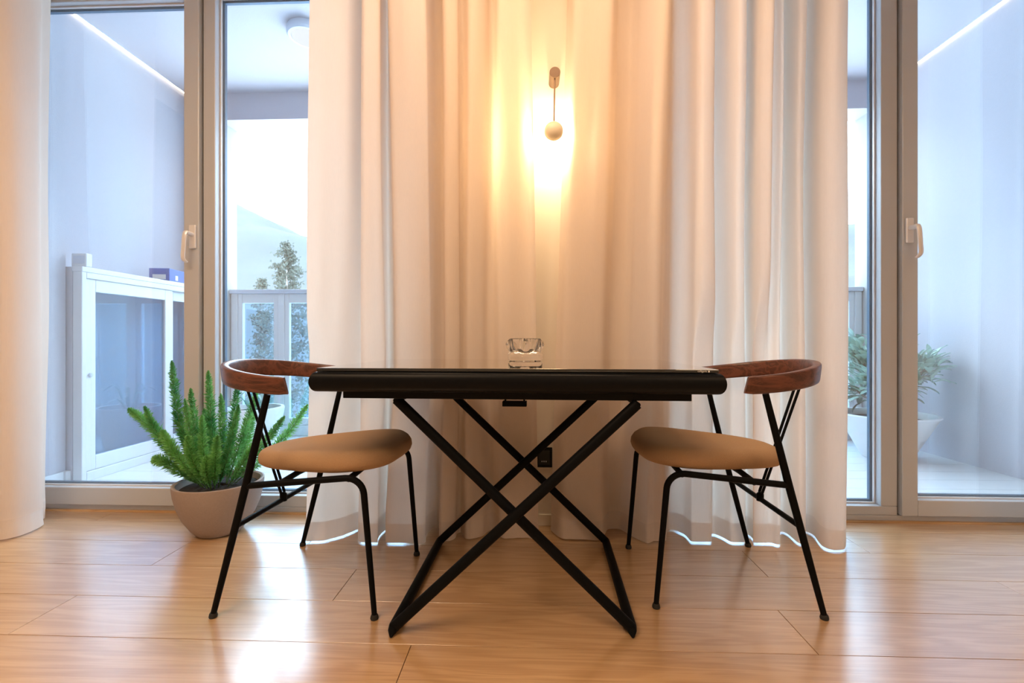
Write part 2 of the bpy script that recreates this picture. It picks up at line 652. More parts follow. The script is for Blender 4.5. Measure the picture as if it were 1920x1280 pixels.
window(1, -1, 0.55, 1.534, 1.593, 1.676, 2.78, 0.083, 0.118)['label'] = 'left aluminium window with fixed pane and hinged sash'
window(2, 1, 0.63, 1.619, 1.692, 1.769, 2.80, 0.070, 0.106)['label'] = 'right aluminium window with fixed pane and hinged sash'
struct(MB().box(-2.78, -0.55, 2.212, 2.2295, -.014, 0.006).build('trim_1', M['strip'], None, 0, bevel=.002))
struct(MB().box(0.63, 2.80, 2.212, 2.2295, -.014, 0.006).build('trim_2', M['strip'], None, 0, bevel=.002))

# ------------------------------------------------------------------ the loggia
LX0, LX1 = -2.90, 2.90
LY0, LY1, LY2 = 2.345, 3.85, 4.07
LZ0, LZ1 = 0.017, 2.915
lf = empty('floor_loggia')
struct(lf, 'pale decking of the loggia')
MB().box(LX0, LX1, LY0 - .03, LY2 + .1, -0.12, LZ0 - .02).build('deck_base', M['deck'], lf, 0)
nb = 10
for i in range(nb):
    y0 = LY0 - .03 + i * 0.18
    y1 = min(y0 + 0.177, LY2 + .1)
    for (xa, xb) in ((LX0, -1.2), (-1.197, 0.9), (0.903, LX1)):
        MB().box(xa, xb, y0, y1, LZ0 - .0195, LZ0).build('deck_board', M['deck'], lf, 0)
struct(MB().box(LX0 - .2, LX1 + .2, LY0 - .005, LY2, LZ1, LZ1 + .15).build('ceiling_loggia', M['mauve'], None, 0), 'mauve plaster ceiling of the loggia')
struct(MB().box(LX0 - .2, LX0, LY0, LY2, -.1, LZ1).build('wall_loggia_left', M['mauve'], None, 0), 'mauve plaster side wall of the loggia on the left')
struct(MB().box(LX1, LX1 + .2, LY0, LY2, -.1, LZ1).build('wall_loggia_right', M['mauve'], None, 0), 'mauve plaster side wall of the loggia on the right')
struct(MB().box(LX0, LX1, LY0 - .004, LY0 + .02, 2.63, LZ1).build('wall_loggia_front', M['mauve'], None, 0))
struct(MB().box(LX0 + .001, -2.655, LY0 + .021, 2.585, LZ0, LZ1 - .001).build('wall_loggia_pier', M['mauve'], None, 0), 'mauve plaster pier at the near left end of the loggia')
struct(MB().box(LX0 + .02, -2.63, 2.564, 2.5925, LZ0, LZ0 + .075).box(-2.654, -2.642, LY0 + .03, 2.5635, LZ0, LZ0 + .075).build('baseboard_loggia', M['white'], None, 0, bevel=.003))
# outer wall with its wide opening: mauve inner skin, concrete reveal
OX0, OX1, OZ = -2.60, 2.74, 2.69
struct(MB().box(LX0, OX0, LY1, LY1 + .012, LZ0, LZ1).box(OX1, LX1, LY1, LY1 + .012, LZ0, LZ1).box(OX0, OX1, LY1, LY1 + .012, OZ, LZ1).build('wall_loggia_beam', M['mauve'], None, 0), 'mauve beam over the loggia opening')
struct(MB().box(LX0, OX0, LY1 + .012, LY2, LZ0, LZ1).box(OX1, LX1, LY1 + .012, LY2, LZ0, LZ1).box(OX0, OX1, LY1 + .012, LY2, OZ, LZ1).build('wall_loggia_opening', M['concrete'], None, 0), 'pale concrete reveal of the loggia opening')

for nm, x0, x1, lb in (('led_strip', LX0 + .002, LX0 + .02, 'warm light strip along the top of the left loggia wall'), ('led_strip', LX1 - .02, LX1 - .002, 'warm light strip along the top of the right loggia wall')):
    e = empty(nm, ((x0 + x1) / 2, 3.12, LZ1 - .012))
    tag(e, lb, 'light strip')
    MB().box(-.009, .009, -.53, .72, .005, .0118).build('profile', M['handle'], e, 0)
    MB().box(-.004, .004, -.525, .715, .002, .0048).build('diffuser', M['led'], e, 0)

lamp = tag(empty('ceiling_lamp', (-1.49, 3.08, LZ1)), 'round grey ceiling lamp with white diffuser on the loggia ceiling', 'ceiling lamp')
MB().lathe([(.0, -.0005), (.118, -.0005), (.125, -.015), (.125, -.045), (.115, -.058), (.098, -.060), (.096, -.050), (0, -.050)], 40).build('housing', M['lampring'], lamp)
MB().lathe([(.0955, -.051), (.090, -.066), (.060, -.078), (0, -.083)], 40).build('diffuser', M['disc'], lamp)


def glazed_door(parent, length, z0, z1, stile, axis_len_off, knob_off=None, recess=0.0):
    """door in the local x direction, front face at y = 0 looking to -y"""
    d = empty('door')
    d.parent = parent
    d.location.x = axis_len_off
    d.location.y = recess
    fr = MB()
    fr.box(0, stile, 0, .03, z0, z1).box(length - stile, length, 0, .03, z0, z1)
    fr.box(stile, length - stile, 0, .03, z0, z0 + stile * 1.25).box(stile, length - stile, 0, .03, z1 - stile * 1.1, z1)
    fr.build('door_frame', M['white'], d, 0, bevel=.004)
    MB().box(stile, length - stile, .012, .017, z0 + stile * 1.25, z1 - stile * 1.1).build('door_pane', M['pane_blue'], d, 0)
    if knob_off is not None:
        kb = MB()
        kb.lathe([(0, 0), (.012, 0), (.014, .006), (.010, .011), (0, .012)], 16)
        k = kb.build('knob', M['lampring'], d)
        k.rotation_euler = (R(90), 0, 0)
        k.location = (knob_off, -.0005, (z0 + z1) / 2)
    return d


# left glazed cabinet along the side wall, front facing +X
cb = empty('glazed_cabinet', (-2.577, 2.593, LZ0), R(90))
tag(cb, 'long low white cabinet with sliding glass doors along the left loggia wall', 'cabinet')
Lc, Hc = LY1 - 2.593 - .002, 1.245
MB().box(0, .03, 0.045, .318, 0, Hc - .03).box(0, Lc, .0505, .318, Hc - .0299, Hc - .003).box(0.03, Lc, .30, .318, 0, Hc - .03).box(0.03, Lc, .045, .30, 0, .05).build('body', M['mauve'], cb, 0)
MB().box(0, Lc, -.012, .05, Hc - .03, Hc).build('top_board', M['white'], cb, 0, bevel=.004)
MB().box(0, .03, -.01, .0445, 0, Hc - .03).box(.03, Lc, -.01, .0445, 0, .055).box(.03, Lc, -.01, .0445, Hc - .065, Hc - .0305).build('front_frame', M['white'], cb, 0, bevel=.004)
glazed_door(cb, .665, .056, Hc - .066, .066, .031, .03, 0.0)
glazed_door(cb, .57, .056, Hc - .066, .062, .680, .54, 0.031)

# glazed parapet across the outer opening
gp = empty('glazed_parapet', (OX0 + .004, 3.985, LZ0))
tag(gp, 'white framed glass parapet closing the loggia opening', 'parapet')
Lp, Hp = OX1 - OX0 - .008, 1.262
MB().box(0, Lp, -.03, .07, Hp - .035, Hp).build('top_rail', M['lampring'], gp, 0, bevel=.004)
MB().box(0, Lp, -.01, .05, 0, .09).build('bottom_rail', M['white'], gp, 0, bevel=.004)
npn = 12
for i in range(npn + 1):
    x = min(max(i * Lp / npn, .03), Lp - .03)
    MB().box(x - .028, x + .028, -.01, .05, .0905, Hp - .0355).build('post', M['white'], gp, 0, bevel=.004)
for i in range(npn):
    x0 = i * Lp / npn + (.0585 if i == 0 else .0285)
    x1 = (i + 1) * Lp / npn - (.0585 if i == npn - 1 else .0285)
    fr = MB()
    z0, z1 = .091, Hp - .036
    fr.box(x0, x0 + .04, 0, .035, z0, z1).box(x1 - .04, x1, 0, .035, z0, z1).box(x0 + .04, x1 - .04, 0, .035, z0, z0 + .06).box(x0 + .04, x1 - .04, 0, .035, z1 - .08, z1)
    p = fr.build('panel_frame', M['white'], gp, 0, bevel=.003)
    MB().box(x0 + .04, x1 - .04, .013, .018, z0 + .06, z1 - .08).build('panel_pane', M['pane_blue'], p, 0)

# small things on the cabinet top
sw = empty('white_control_box', (-2.613, 2.64, LZ0 + Hc), 0)
tag(sw, 'small white control box standing on the near end of the glazed cabinet', 'box')
MB().box(-.045, .045, -.02, .02, 0, .08).build('case', M['white'], sw, 0, bevel=.006)
MB().box(-.032, .038, -.0215, -.0202, .02, .065).build('display', M['lampring'], sw, 0, bevel=.0005)
bb = empty('blue_box', (-2.70, 3.40, LZ0 + Hc), R(8))
tag(bb, 'small dark blue carton with a white mark on the glazed cabinet', 'box')
MB().box(-.07, .07, -.10, .10, 0, .10).build('carton', M['bluebox'], bb, 0, bevel=.004)
MB().box(.0702, .071, -.03, .0, .02, .055).build('white_mark', M['print'], bb, 0)
MB().box(-.045, .045, -.1012, -.1002, .02, .055).build('white_mark', M['print'], bb, 0)

# shrub in a wide white pot
sh = empty('potted_shrub', (2.50, 3.40, LZ0))
tag(sh, 'broad leaved shrub in a wide white conical pot on the loggia', 'potted plant')
MB().lathe([(0, 0), (.135, 0), (.145, .008), (.285, .285), (.300, .300), (.298, .308), (.280, .308), (.270, .296), (.262, .262), (0, .262)], 48).build('pot', M['whitepot'], sh)
MB().lathe([(.2615, .2625), (.2, .272), (.1, .268), (0, .275)], 32).build('soil', M['soil'], sh)
rs = random.Random(11)
ends = []
tr = [Vector((-.02, 0, .265)), Vector((-.05, .0, .36)), Vector((-.03, .02, .46)), Vector((0, 0, .53))]
MB().tube(catmull(tr, 5), [.030 - .0009 * i for i in range(16)], 10).build('trunk', M['bark'], sh)
for i in range(14):
    a = 2 * math.pi * i / 14 + rs.uniform(-.2, .2)
    e0 = tr[2] + Vector((0, 0, rs.uniform(-.06, .06)))
    rr = rs.uniform(.12, .27)
    e1 = Vector((rr * math.cos(a), rr * math.sin(a), rs.uniform(.44, .94)))
    mid = (e0 + e1) / 2 + Vector((0, 0, -.03))
    pts = catmull([e0, mid, e1], 5)
    MB().tube(pts, [.011 - .0007 * k for k in range(11)], 6).build('branch', M['bark'], sh)
    ends.append((mid, e1))
lm = MB()
prof = [(0, .003), (.2, .011), (.45, .0165), (.7, .0155), (.9, .009), (1, .001)]
lv, lfc = [], []
for (t, w) in prof:
    z = -.012 * (t - .4) ** 2 * 4
    lv += [(t * .085, -w, z + .004), (t * .085, 0, z), (t * .085, w, z + .004)]
for i in range(len(prof) - 1):
    for k in range(2):
        lfc.append((i * 3 + k, i * 3 + k + 1, i * 3 + 3 + k + 1, i * 3 + 3 + k))
leaf_me = MB().add(lv, lfc).mesh('leaf', M['jade'], 60)
extra = MB()
for i in range(640):
    mid, e1 = ends[i % len(ends)]
    t = rs.uniform(.3, 1.08)
    p = mid.lerp(e1, t) + Vector((rs.gauss(0, .035), rs.gauss(0, .035), rs.gauss(0, .035)))
    d = (Vector((p.x, p.y, (p.z - .5) * 1.1)).normalized() + Vector((rs.gauss(0, .5), rs.gauss(0, .5), rs.gauss(.35, .45)))).normalized()
    if p.x > .27:
        p.x = .27 - rs.random() * .1
        d.x = -abs(d.x)
    s_ = rs.uniform(1.0, 1.5)
    if i >= 290:
        mt = Matrix.Translation(p) @ d.to_track_quat('X', 'Z').to_matrix().to_4x4() @ Matrix.Scale(s_, 4)
        extra.add([mt @ Vector(c_) for c_ in lv], lfc)
        continue
    o = bpy.data.objects.new('leaf', leaf_me)
    COL.objects.link(o)
    o.parent = sh
    o.location = p
    o.rotation_mode = 'QUATERNION'
    o.rotation_quaternion = d.to_track_quat('X', 'Z')
    o.scale = (s_, s_, s_)

tag(extra.build('small_foliage', M['jade'], sh, 60), kind='stuff')

# pale planter in the corner behind the fern
pl = empty('round_planter', (-2.10, 3.50, LZ0))
tag(pl, 'pale round planter with a few arching leaves behind the fern', 'planter')
MB().lathe([(0, 0), (.13, 0), (.15, .01), (.21, .30), (.205, .315), (.185, .315), (.175, .28), (0, .28)], 40).build('pot', M['whitepot'], pl)
MB().lathe([(.1745, .281), (.1, .288), (0, .29)], 28).build('soil', M['soil'], pl)
for i in range(11):
    a = 2 * math.pi * i / 11 + rs.uniform(-.2, .2)
    r1 = rs.uniform(.14, .24)
    hh = rs.uniform(.10, .2)
    pts = catmull([Vector((.03 * math.cos(a), .03 * math.sin(a), .28)), Vector((r1 * .5 * math.cos(a), r1 * .5 * math.sin(a), .28 + hh)), Vector((r1 * math.cos(a), r1 * math.sin(a), .30 + hh * .6))], 6)
    wv, wf = [], []
    for k, p in enumerate(pts):
        t = k / (len(pts) - 1)
        w = .009 * math.sin(math.pi * (.12 + .86 * t))
        nrm = Vector((-math.sin(a), math.cos(a), 0)) * w
        wv += [p - nrm, p + nrm]
        if k:
            wf.append((2 * k - 2, 2 * k - 1, 2 * k + 1, 2 * k))
    MB().add(wv, wf).build('leaf', M['jade'], pl)

# ------------------------------------------------------------------ curtains
TAB_Y = 1.993


def resample(P, n):
    L = [0.0]
    for a, b in zip(P, P[1:]):
        L.append(L[-1] + (b - a).length)
    out = []
    j = 0
    for i in range(n):
        s = L[-1] * i / (n - 1)
        while j < len(L) - 2 and L[j + 1] < s:
            j += 1
        t = (s - L[j]) / max(1e-9, L[j + 1] - L[j])
        out.append(P[j].lerp(P[j + 1], min(1, max(0, t))))
    return out


def curtain(label, ctrl, xtop, seed, pressed=False, ncol=420, ztop=2.765):
    xs = [c[0] for c in ctrl]
    ox = sum(xs) / len(xs)
    root = empty('curtain', (ox, 2.0, 0.0))
    tag(root, label, 'curtain')
    P = resample(catmull([Vector((c[0], c[1], 0)) for c in ctrl], 10), ncol)
    ym = 1.995
    zs = [0.006, .03, .055, .084, .0845] + [.084 + (ztop - .084) * (i / 38) ** 1.0 for i in range(1, 39)]

    def pt(i, z):
        u = i / (ncol - 1)
        p = P[i]
        h = z / ztop
        x = p.x + xtop(u) * h
        amp = 1.0 + .30 * h
        nz = noise.noise(Vector((u * 9 + seed, z * .55, seed)))
        n2 = noise.noise(Vector((u * 26 + seed, z * 1.1, seed + 7)))
        y = ym + (p.y - ym) * amp + (.026 * nz + .010 * n2) * min(1, .25 + h * 2.2)
        x += .016 * noise.noise(Vector((u * 7, z * .6, seed + 3))) * min(1, h * 3)
        if z < .12:
            y += .006 * noise.noise(Vector((u * 60, z * 20, seed))) 
        if pressed:
            # the table pushes the cloth back at its rear edge
            edge = TAB_Y - .035 * (x + .04)
            k = max(0.0, min(1.0, (0.72 - abs(x + .03)) / .14))
            if z < .735:
                k *= max(0.0, min(1.0, (z - .10) / .60))
            else:
                k *= 1 - .85 * (z - .735) / (ztop - .735)
            t_ = max(0.0, min(1.0, (y - 1.86) / .25))
            y = y * (1 - k) + (edge + t_ * (2.112 - edge)) * k
        # cloth hangs clear of the chairs standing against it
        keep = (1.96 if .45 < x < 1.02 else (1.90 if -1.05 < x < -.42 else 0)) if pressed else 0
        if keep:
            wx = min(1, min(x - .45, 1.02 - x) / .06) if x > 0 else min(1, min(x + 1.05, -.42 - x) / .06)
            lim = keep - .3 * max(0, z - .80) - (1 - wx) * .06
            if y < lim + .02:
                y = lim + .02 * math.exp((y - lim - .02) / .02)
        lo = 2.114 if -.6 < x < .68 else 2.19
        if y > lo - .05:
            y = lo - .05 * math.exp(-(y - lo + .05) / .05)
        return (x - ox, y - 2.0, z)

    def sheet(zz, name, m):
        vs = [pt(i, z) for z in zz for i in range(ncol)]
        fs = []
        for r in range(len(zz) - 1):
            for i in range(ncol - 1):
                a = r * ncol + i
                fs.append((a, a + 1, a + ncol + 1, a + ncol))
        return MB().add(vs, fs).build(name, m, root, 180)
    sheet(zs[:4], 'hem', M['hem'])
    sheet(zs[3:], 'curtain_cloth', M['sheer'])
    return root


CL = [(-0.925, 1.884), (-0.867, 1.907), (-0.8, 1.963), (-0.758, 2.031), (-0.740, 2.03), (-0.722, 1.945), (-0.687, 1.878), (-0.653, 1.87), (-0.625, 1.885), (-0.639, 1.965), (-0.630, 2.03), (-0.606, 1.99), (-0.588, 1.887), (-0.535, 1.874), (-0.473, 1.886), (-0.430, 1.903), (-0.441, 1.976), (-0.430, 2.05), (-0.402, 2.06), (-0.388, 2.01), (-0.378, 1.936), (-0.347, 1.922), (-0.315, 1.949), (-0.312, 2.00), (-0.295, 2.01), (-0.268, 1.951), (-0.236, 1.95), (-0.201, 1.986), (-0.176, 2.045), (-0.152, 2.04), (-0.126, 1.978), (-0.087, 1.964), (-0.027, 1.975), (0.009, 1.962), (0.035, 1.921)]
CR = [(0.09, 2.057), (0.106, 2.02), (0.135, 1.975), (0.207, 1.968), (0.255, 1.962), (0.298, 1.972), (0.323, 2.027), (0.343, 2.075), (0.389, 2.080), (0.417, 2.032), (0.439, 1.989), (0.506, 1.899), (0.545, 1.915), (0.576, 2.01), (0.609, 2.085), (0.657, 2.041), (0.666, 1.945), (0.692, 1.916), (0.735, 1.923), (0.757, 1.99), (0.783, 2.044), (0.812, 2.003), (0.835, 1.932), (0.872, 1.943), (0.902, 2.017), (0.926, 2.05), (0.932, 2.013), (0.914, 1.935), (0.919, 1.901), (0.945, 1.891), (0.968, 1.957), (0.987, 1.963), (1.012, 1.948), (1.046, 2.011), (1.085, 2.079), (1.103, 2.058), (1.099, 1.962), (1.138, 1.985), (1.187, 2.083), (1.207, 2.045), (1.178, 1.94), (1.195, 1.903), (1.24, 1.908), (1.27, 1.939)]
CLL = [(-2.265, 2.11), (-2.24, 2.06), (-2.19, 2.025), (-2.165, 1.961), (-2.168, 1.899), (-2.212, 1.876), (-2.27, 1.93), (-2.30, 2.05), (-2.36, 2.07), (-2.40, 1.92), (-2.46, 1.89), (-2.52, 1.96), (-2.55, 2.08), (-2.60, 2.05), (-2.63, 1.92), (-2.69, 1.90), (-2.74, 2.02), (-2.80, 2.05), (-2.86, 1.93)]
CRR = [(2.055, 2.00), (2.07, 1.93), (2.11, 1.90), (2.16, 1.95), (2.18, 2.06), (2.23, 2.08), (2.27, 1.95), (2.33, 1.91), (2.38, 2.0), (2.41, 2.08), (2.47, 2.03), (2.50, 1.91), (2.57, 1.90), (2.61, 2.02), (2.68, 2.07), (2.72, 1.93), (2.80, 1.90), (2.86, 2.02)]
curtain('cream curtain panel left of the wall lamp, behind the table', CL, lambda u: .045 * max(0, 1 - u * 3) - .035 * max(0, u * 4 - 3), 1.3, True)
curtain('cream curtain panel right of the wall lamp, behind the table', CR, lambda u: .085 * max(0, 1 - u * 2.2), 5.1, True, 520)
curtain('cream curtain bunched at the left edge, beside the glass door', CLL, lambda u: .0, 8.4, False, 260)
curtain('cream curtain bunched at the right edge of the photo', CRR, lambda u: .0, 12.2, False, 240)

# ------------------------------------------------------------------ dining table
tb = empty('dining_table', (-0.04, 1.622, 0.0), R(-2.0))
tag(tb, 'black dining table with dark glass top and crossed tube legs', 'table')
HU, V0, V1, ZT = 0.556, -0.33, 0.345, 0.755
gt = MB().box(-HU, HU, V0, V1, ZT - .0095, ZT).build('glass_top', M['tableglass'], tb, 0, bevel=.0015)
# bullnose rim round the four sides
zt, zb = ZT - .0105, ZT - .067
rc = (zt - zb) / 2
prof = []
for k in range(13):
    a = math.pi / 2 - math.pi * k / 12
    prof.append((rc * .62 * math.cos(a), (zt + zb) / 2 + rc * math.sin(a)))
prof.append((-.06, zb))
prof.append((-.06, zt))
corners = [(-1, -1), (1, -1), (1, 1), (-1, 1)]
ringsr = []
for (sx, sy) in corners:
    cx = sx * (HU - .002)
    cy = (V0 + .002) if sy < 0 else (V1 - .002)
    ringsr.append([(cx + sx * o, cy + sy * o, z) for (o, z) in prof])
b = MB()
n = len(prof)
vs = [p for r in ringsr for p in r]
fs = []
for i in range(4):
    for j in range(n):
        fs.append((i * n + j, i * n + (j + 1) % n, ((i + 1) % 4) * n + (j + 1) % n, ((i + 1) % 4) * n + j))
b.add(vs, fs)
b.build('rounded_rim', M['black_satin'], tb, 50)
MB().box(-HU + .07, HU - .07, V0 + .07, V1 - .07, ZT - .055, ZT - .0105).build('leaf_tray', M['black_satin'], tb, 0)
MB().box(-.488, .492, V0 + .022, V1 - .02, ZT - .088, ZT - .0675).build('underframe', M['black_satin'], tb, 0, bevel=.002)
MB().box(-.492, .478, V0 + .05, V1 - .04, ZT - .091, ZT - .0885).build('under_plate', M['black'], tb, 0)
zl = ZT - .090
rleg = .0152


def leg_frame(sgn, va, vb):
    ztop = zl - .006
    zbot = .016
    for v in (va, vb):
        top = Vector((-sgn * .345, v, ztop))
        bot = Vector((sgn * .338, v, zbot))
        d = (bot - top).normalized()
        MB().tube([top - d * .0, top.lerp(bot, .5), bot], rleg, 18).build('leg', M['black'], tb)
    MB().tube([(sgn * .338, va - .026, .003), (sgn * .338, va - .012, .0125), (sgn * .338, va + .005, .0158), (sgn * .338, (va + vb) / 2, .0158), (sgn * .338, vb, .0158), (sgn * .338, vb + .012, .013)], [.003, .0125, .0155, .0155, .0155, .011], 18).build('floor_bar', M['black'], tb)
    MB().tube([(-sgn * .345, va - .01, zl - .008), (-sgn * .345, vb + .01, zl - .008)], .0075, 12).build('top_pivot', M['black'], tb)


leg_frame(-1, -.31, .27)
leg_frame(1, -.262, .318)
for va_ in (-.31, .27):
    MB().tube([(0, va_ - .004, zl / 2 + .006), (0, va_ + .052, zl / 2 + .006)], .008, 14).build('pivot_bolt', M['black'], tb)
MB().box(-.052, .030, -.045, -.015, .611, .628).box(-.046, -.040, -.03, -.02, .627, .665).box(.018, .024, -.03, -.02, .627, .665).build('release_lever', M['black'], tb, 0, bevel=.001)
# maker's mark on the front edge of the glass
fc = bpy.data.curves.new('edge_lettering', 'FONT')
fc.body = 'calligaris'
fc.size = .0072
fc.extrude = .0002
tmp = bpy.data.objects.new('edge_lettering', fc)
COL.objects.link(tmp)
bpy.context.view_layer.update()
tm = bpy.data.meshes.new_from_object(tmp)
bpy.data.objects.remove(tmp)
tm.name = 'edge_lettering'
tm.materials.clear()
tm.materials.append(M['print'])
tl = bpy.data.objects.new('edge_lettering', tm)
COL.objects.link(tl)
tl.parent = gt
tl.location = (.500, V0 - .0004, ZT - .0070)
tl.rotation_euler = (R(90), 0, 0)
tl['label'] = 'small white lettering on the glass edge'
MB().box(.5275, .5315, V0 - .0007, V0 - .0001, ZT - .0075, ZT - .003).build('edge_mark', M['print'], gt, 0)

# ------------------------------------------------------------------ ashtray
at = empty('glass_ashtray', (-0.02, 1.842, ZT), R(3))
tag(at, 'clear crystal ashtray with scalloped rim on the glass table top', 'ashtray')


def square_r(a, hw, p):
    return hw / ((abs(math.cos(a)) ** p + abs(math.sin(a)) ** p) ** (1 / p))


N = 96
rings_ = []
angs = [2 * math.pi * i / N for i in range(N)]


def ring(fn, z):
    return [(fn(a) * math.cos(a), fn(a) * math.sin(a), z) for a in angs]


sq = lambda hw: (lambda a: square_r(a, hw, 7))
lobes = lambda hw, k: (lambda a: square_r(a, hw, 5) * (1 + k * max(0, math.cos(4 * a)) ** 6 - .02 * math.cos(16 * a)))
rings_ = [ring(sq(.058), .0005), ring(sq(.064), .003), ring(sq(.066), .008), ring(sq(.066), .027), ring(sq(.063), .030),
          ring(lobes(.060, .03), .034), ring(lobes(.061, .20), .050), ring(lobes(.062, .24), .064), ring(lobes(.061, .18), .076), ring(lobes(.060, .02), .085), ring(lobes(.056, .0), .087),
          ring(sq(.050), .084), ring(sq(.046), .060), ring(sq(.042), .040), ring(sq(.036), .036)]
MB().rings(rings_).build('bowl', M['crystal'], at, 30)

# ------------------------------------------------------------------ chairs


def chair(loc, rz, label):
    c = empty('dining_chair', loc, rz)
    tag(c, label, 'chair', 'dining chairs at the black table')
    rt = .0092
    # seat cushion
    out = [(-.235, 0), (-.228, .055), (-.195, .105), (-.13, .148), (-.05, .180), (.04, .206), (.12, .219), (.185, .207), (.232, .165), (.258, .10), (.265, 0)]
    half = catmull([Vector((p[0], p[1], 0)) for p in out], 6)
    loop = [(p.x, p.y) for p in half] + [(p.x, -p.y) for p in reversed(half[1:-1])]
    cx = .03

    def rg(inset, z, kind):
        r_ = []
        for (x, y) in loop:
            d = math.hypot(x - cx, y)
            k = max(0.0, (d - inset) / d)
            xx, yy = cx + (x - cx) * k, y * k
            zz = z + .052 * (xx + .02) - .03 * max(0, xx - .17) ** 2 * 30
            if kind:
                zz += kind * (-.010 * math.cos(min(1, abs(yy) / .2) * math.pi / 2) + .004)
            r_.append((xx, yy, zz))
        return r_
    zb_, zt_ = .422, .484
    R_ = [rg(.20, zb_, 0), rg(.10, zb_, 0), rg(.035, zb_, 0), rg(.014, zb_ + .003, 0), rg(.004, zb_ + .011, 0), rg(0, zb_ + .023, 0), rg(.002, zb_ + .038, .1), rg(.010, zb_ + .050, .4), rg(.022, zt_ - .004, .7), rg(.042, zt_ - .0005, .9), rg(.07, zt_, 1), rg(.12, zt_, 1), rg(.17, zt_, 1), rg(.21, zt_, 1)]
    MB().rings(R_).build('seat', M['seat'], c, 60)
    # bent wooden back and arms
    path = [(-.02, .238), (-.08, .247), (-.15, .240), (-.215, .212), (-.268, .165), (-.305, .10), (-.322, .035), (-.322, -.035), (-.305, -.10), (-.268, -.165), (-.215, -.212), (-.15, -.240), (-.08, -.247), (-.02, -.238)]
    pp = catmull([Vector((p[0], p[1], 0)) for p in path], 8)
    ringsb = []
    n_ = len(pp)
    for i, p in enumerate(pp):
        t = i / (n_ - 1)
        bk = math.sin(math.pi * t) ** 1.5        # 1 at the back
        tang = (pp[min(i + 1, n_ - 1)] - pp[max(i - 1, 0)]).normalized()
        nout = Vector((tang.y, -tang.x, 0))
        if nout.dot(p - Vector((-.08, 0, 0))) < 0:
            nout = -nout
        zc = .697 + .040 * bk
        hh = .0275 + .003 * bk
        th = .0115 + .0015 * bk
        endk = min(1, min(i, n_ - 1 - i) / 3)
        th *= .72 + .28 * endk
        lean = .10
        q = []
        for k in range(20):
            a = 2 * math.pi * k / 20
            ca, sa_ = math.cos(a), math.sin(a)
            o_ = math.copysign(abs(ca) ** .35, ca) * th
            z_ = math.copysign(abs(sa_) ** .35, sa_) * hh * (.90 + .10 * endk)
            pnt = p + nout * (o_ + lean * z_)
            # ends cut slightly slanting
            if i in (0, n_ - 1):
                pnt.x -= .006 * (z_ / hh)
            q.append((pnt.x, pnt.y, zc + z_))
        ringsb.append(q)
    MB().rings(ringsb).build('backrest', M['walnut'], c, 50)
    for s in (-1, 1):
        rl = [(-.243, s * .249, .012), (-.142, s * .246, .3975), (-.075, s * .243, .672)]
        lg = MB().tube([rl[0], Vector(rl[0]).lerp(Vector(rl[1]), .5), rl[1], rl[2]], [.0085, .0105, .0115, .0095], 14).build('leg', M['black'], c)
        MB().lathe([(0, 0), (.011, 0), (.0125, .004), (.011, .011), (.009, .015)], 16, (rl[0][0] - .001, rl[0][1], 0)).build('foot_glide', M['rubber'], lg)
        fl = fillet([(-.142, s * .246, .3975), (.207, s * .214, .425), (.243, s * .211, .012)], .052, 8)
        k = len(fl)
        rad = [.0098] * (k - 1) + [.0080]
        lg = MB().tube(fl, rad, 14).build('leg', M['black'], c)
        MB().lathe([(0, 0), (.011, 0), (.0125, .004), (.011, .011), (.009, .015)], 16, (.243, s * .211, 0)).build('foot_glide', M['rubber'], lg)
    for xf, zf in ((.165, .418), (-.045, .402)):
        sy = .246 - (xf + .142) * .092
        pts = [(xf, -sy, zf), (xf, -sy * .55, zf + .006), (xf, sy * .55, zf + .006), (xf, sy, zf)]
        MB().tube(pts, .0092, 12).build('seat_crossbar', M['black'], c)
        for q in (-1, 1):
            MB().box(xf - .02, xf + .02, q * .09 - .02, q * .09 + .02, zf + .012, zf + .022 + .0).build('seat_mount', M['black'], c, 0, bevel=.003)
    xs = -.243 + .243 * 0 + (.101 / .3855) * .263
    MB().tube([(xs, -.2472, .275), (xs, .2472, .275)], .0085, 12).build('rear_stretcher', M['black'], c)
    for s in (-1, 1):
        MB().tube([(xs + .001, s * .005, .279), (xs - .003, s * .010, .30), (-.316, s * .015, .712)], .0048, 10).build('back_rod', M['black'], c)
    MB().lathe([(0, -.012), (.012, -.010), (.012, .014), (.006, .02), (0, .021)], 14, (xs, 0, .279)).build('rod_socket', M['black'], c)
    return c


chair((-0.695, 1.612, 0), R(-3.4), 'black wire chair with tan seat left of the table, beside the fern')
chair((0.637, 1.689, 0), R(179.7), 'black wire chair with tan seat right of the table, before the white curtain')

# ------------------------------------------------------------------ fern
fn = empty('potted_fern', (-1.359, 2.005, 0.0))
tag(fn, 'green foxtail fern in a taupe stoneware pot by the left window', 'potted plant')
pr = [(0, 0), (.078, 0), (.088, .004), (.110, .030), (.138, .075), (.158, .125), (.170, .175), (.175, .215), (.1745, .222), (.168, .224), (.160, .220), (.157, .205), (.150, .190), (0, .190)]
MB().lathe(pr, 64).build('pot', M['pot'], fn)
rf = random.Random(3)
sv, sf_ = [], []
nr, na = 9, 40
for i in range(nr):
    r = .149 * i / (nr - 1)
    for j in range(na):
        a = 2 * math.pi * j / na
        sv.append((r * math.cos(a), r * math.sin(a), .196 + rf.uniform(-.004, .006) * (1 if i < nr - 1 else 0) + .010 * (1 - i / nr)))
for i in range(nr - 1):
    for j in range(na):
        sf_.append((i * na + j, i * na + (j + 1) % na, (i + 1) * na + (j + 1) % na, (i + 1) * na + j))
MB().add(sv, sf_).build('soil', M['soil'], fn, 20)


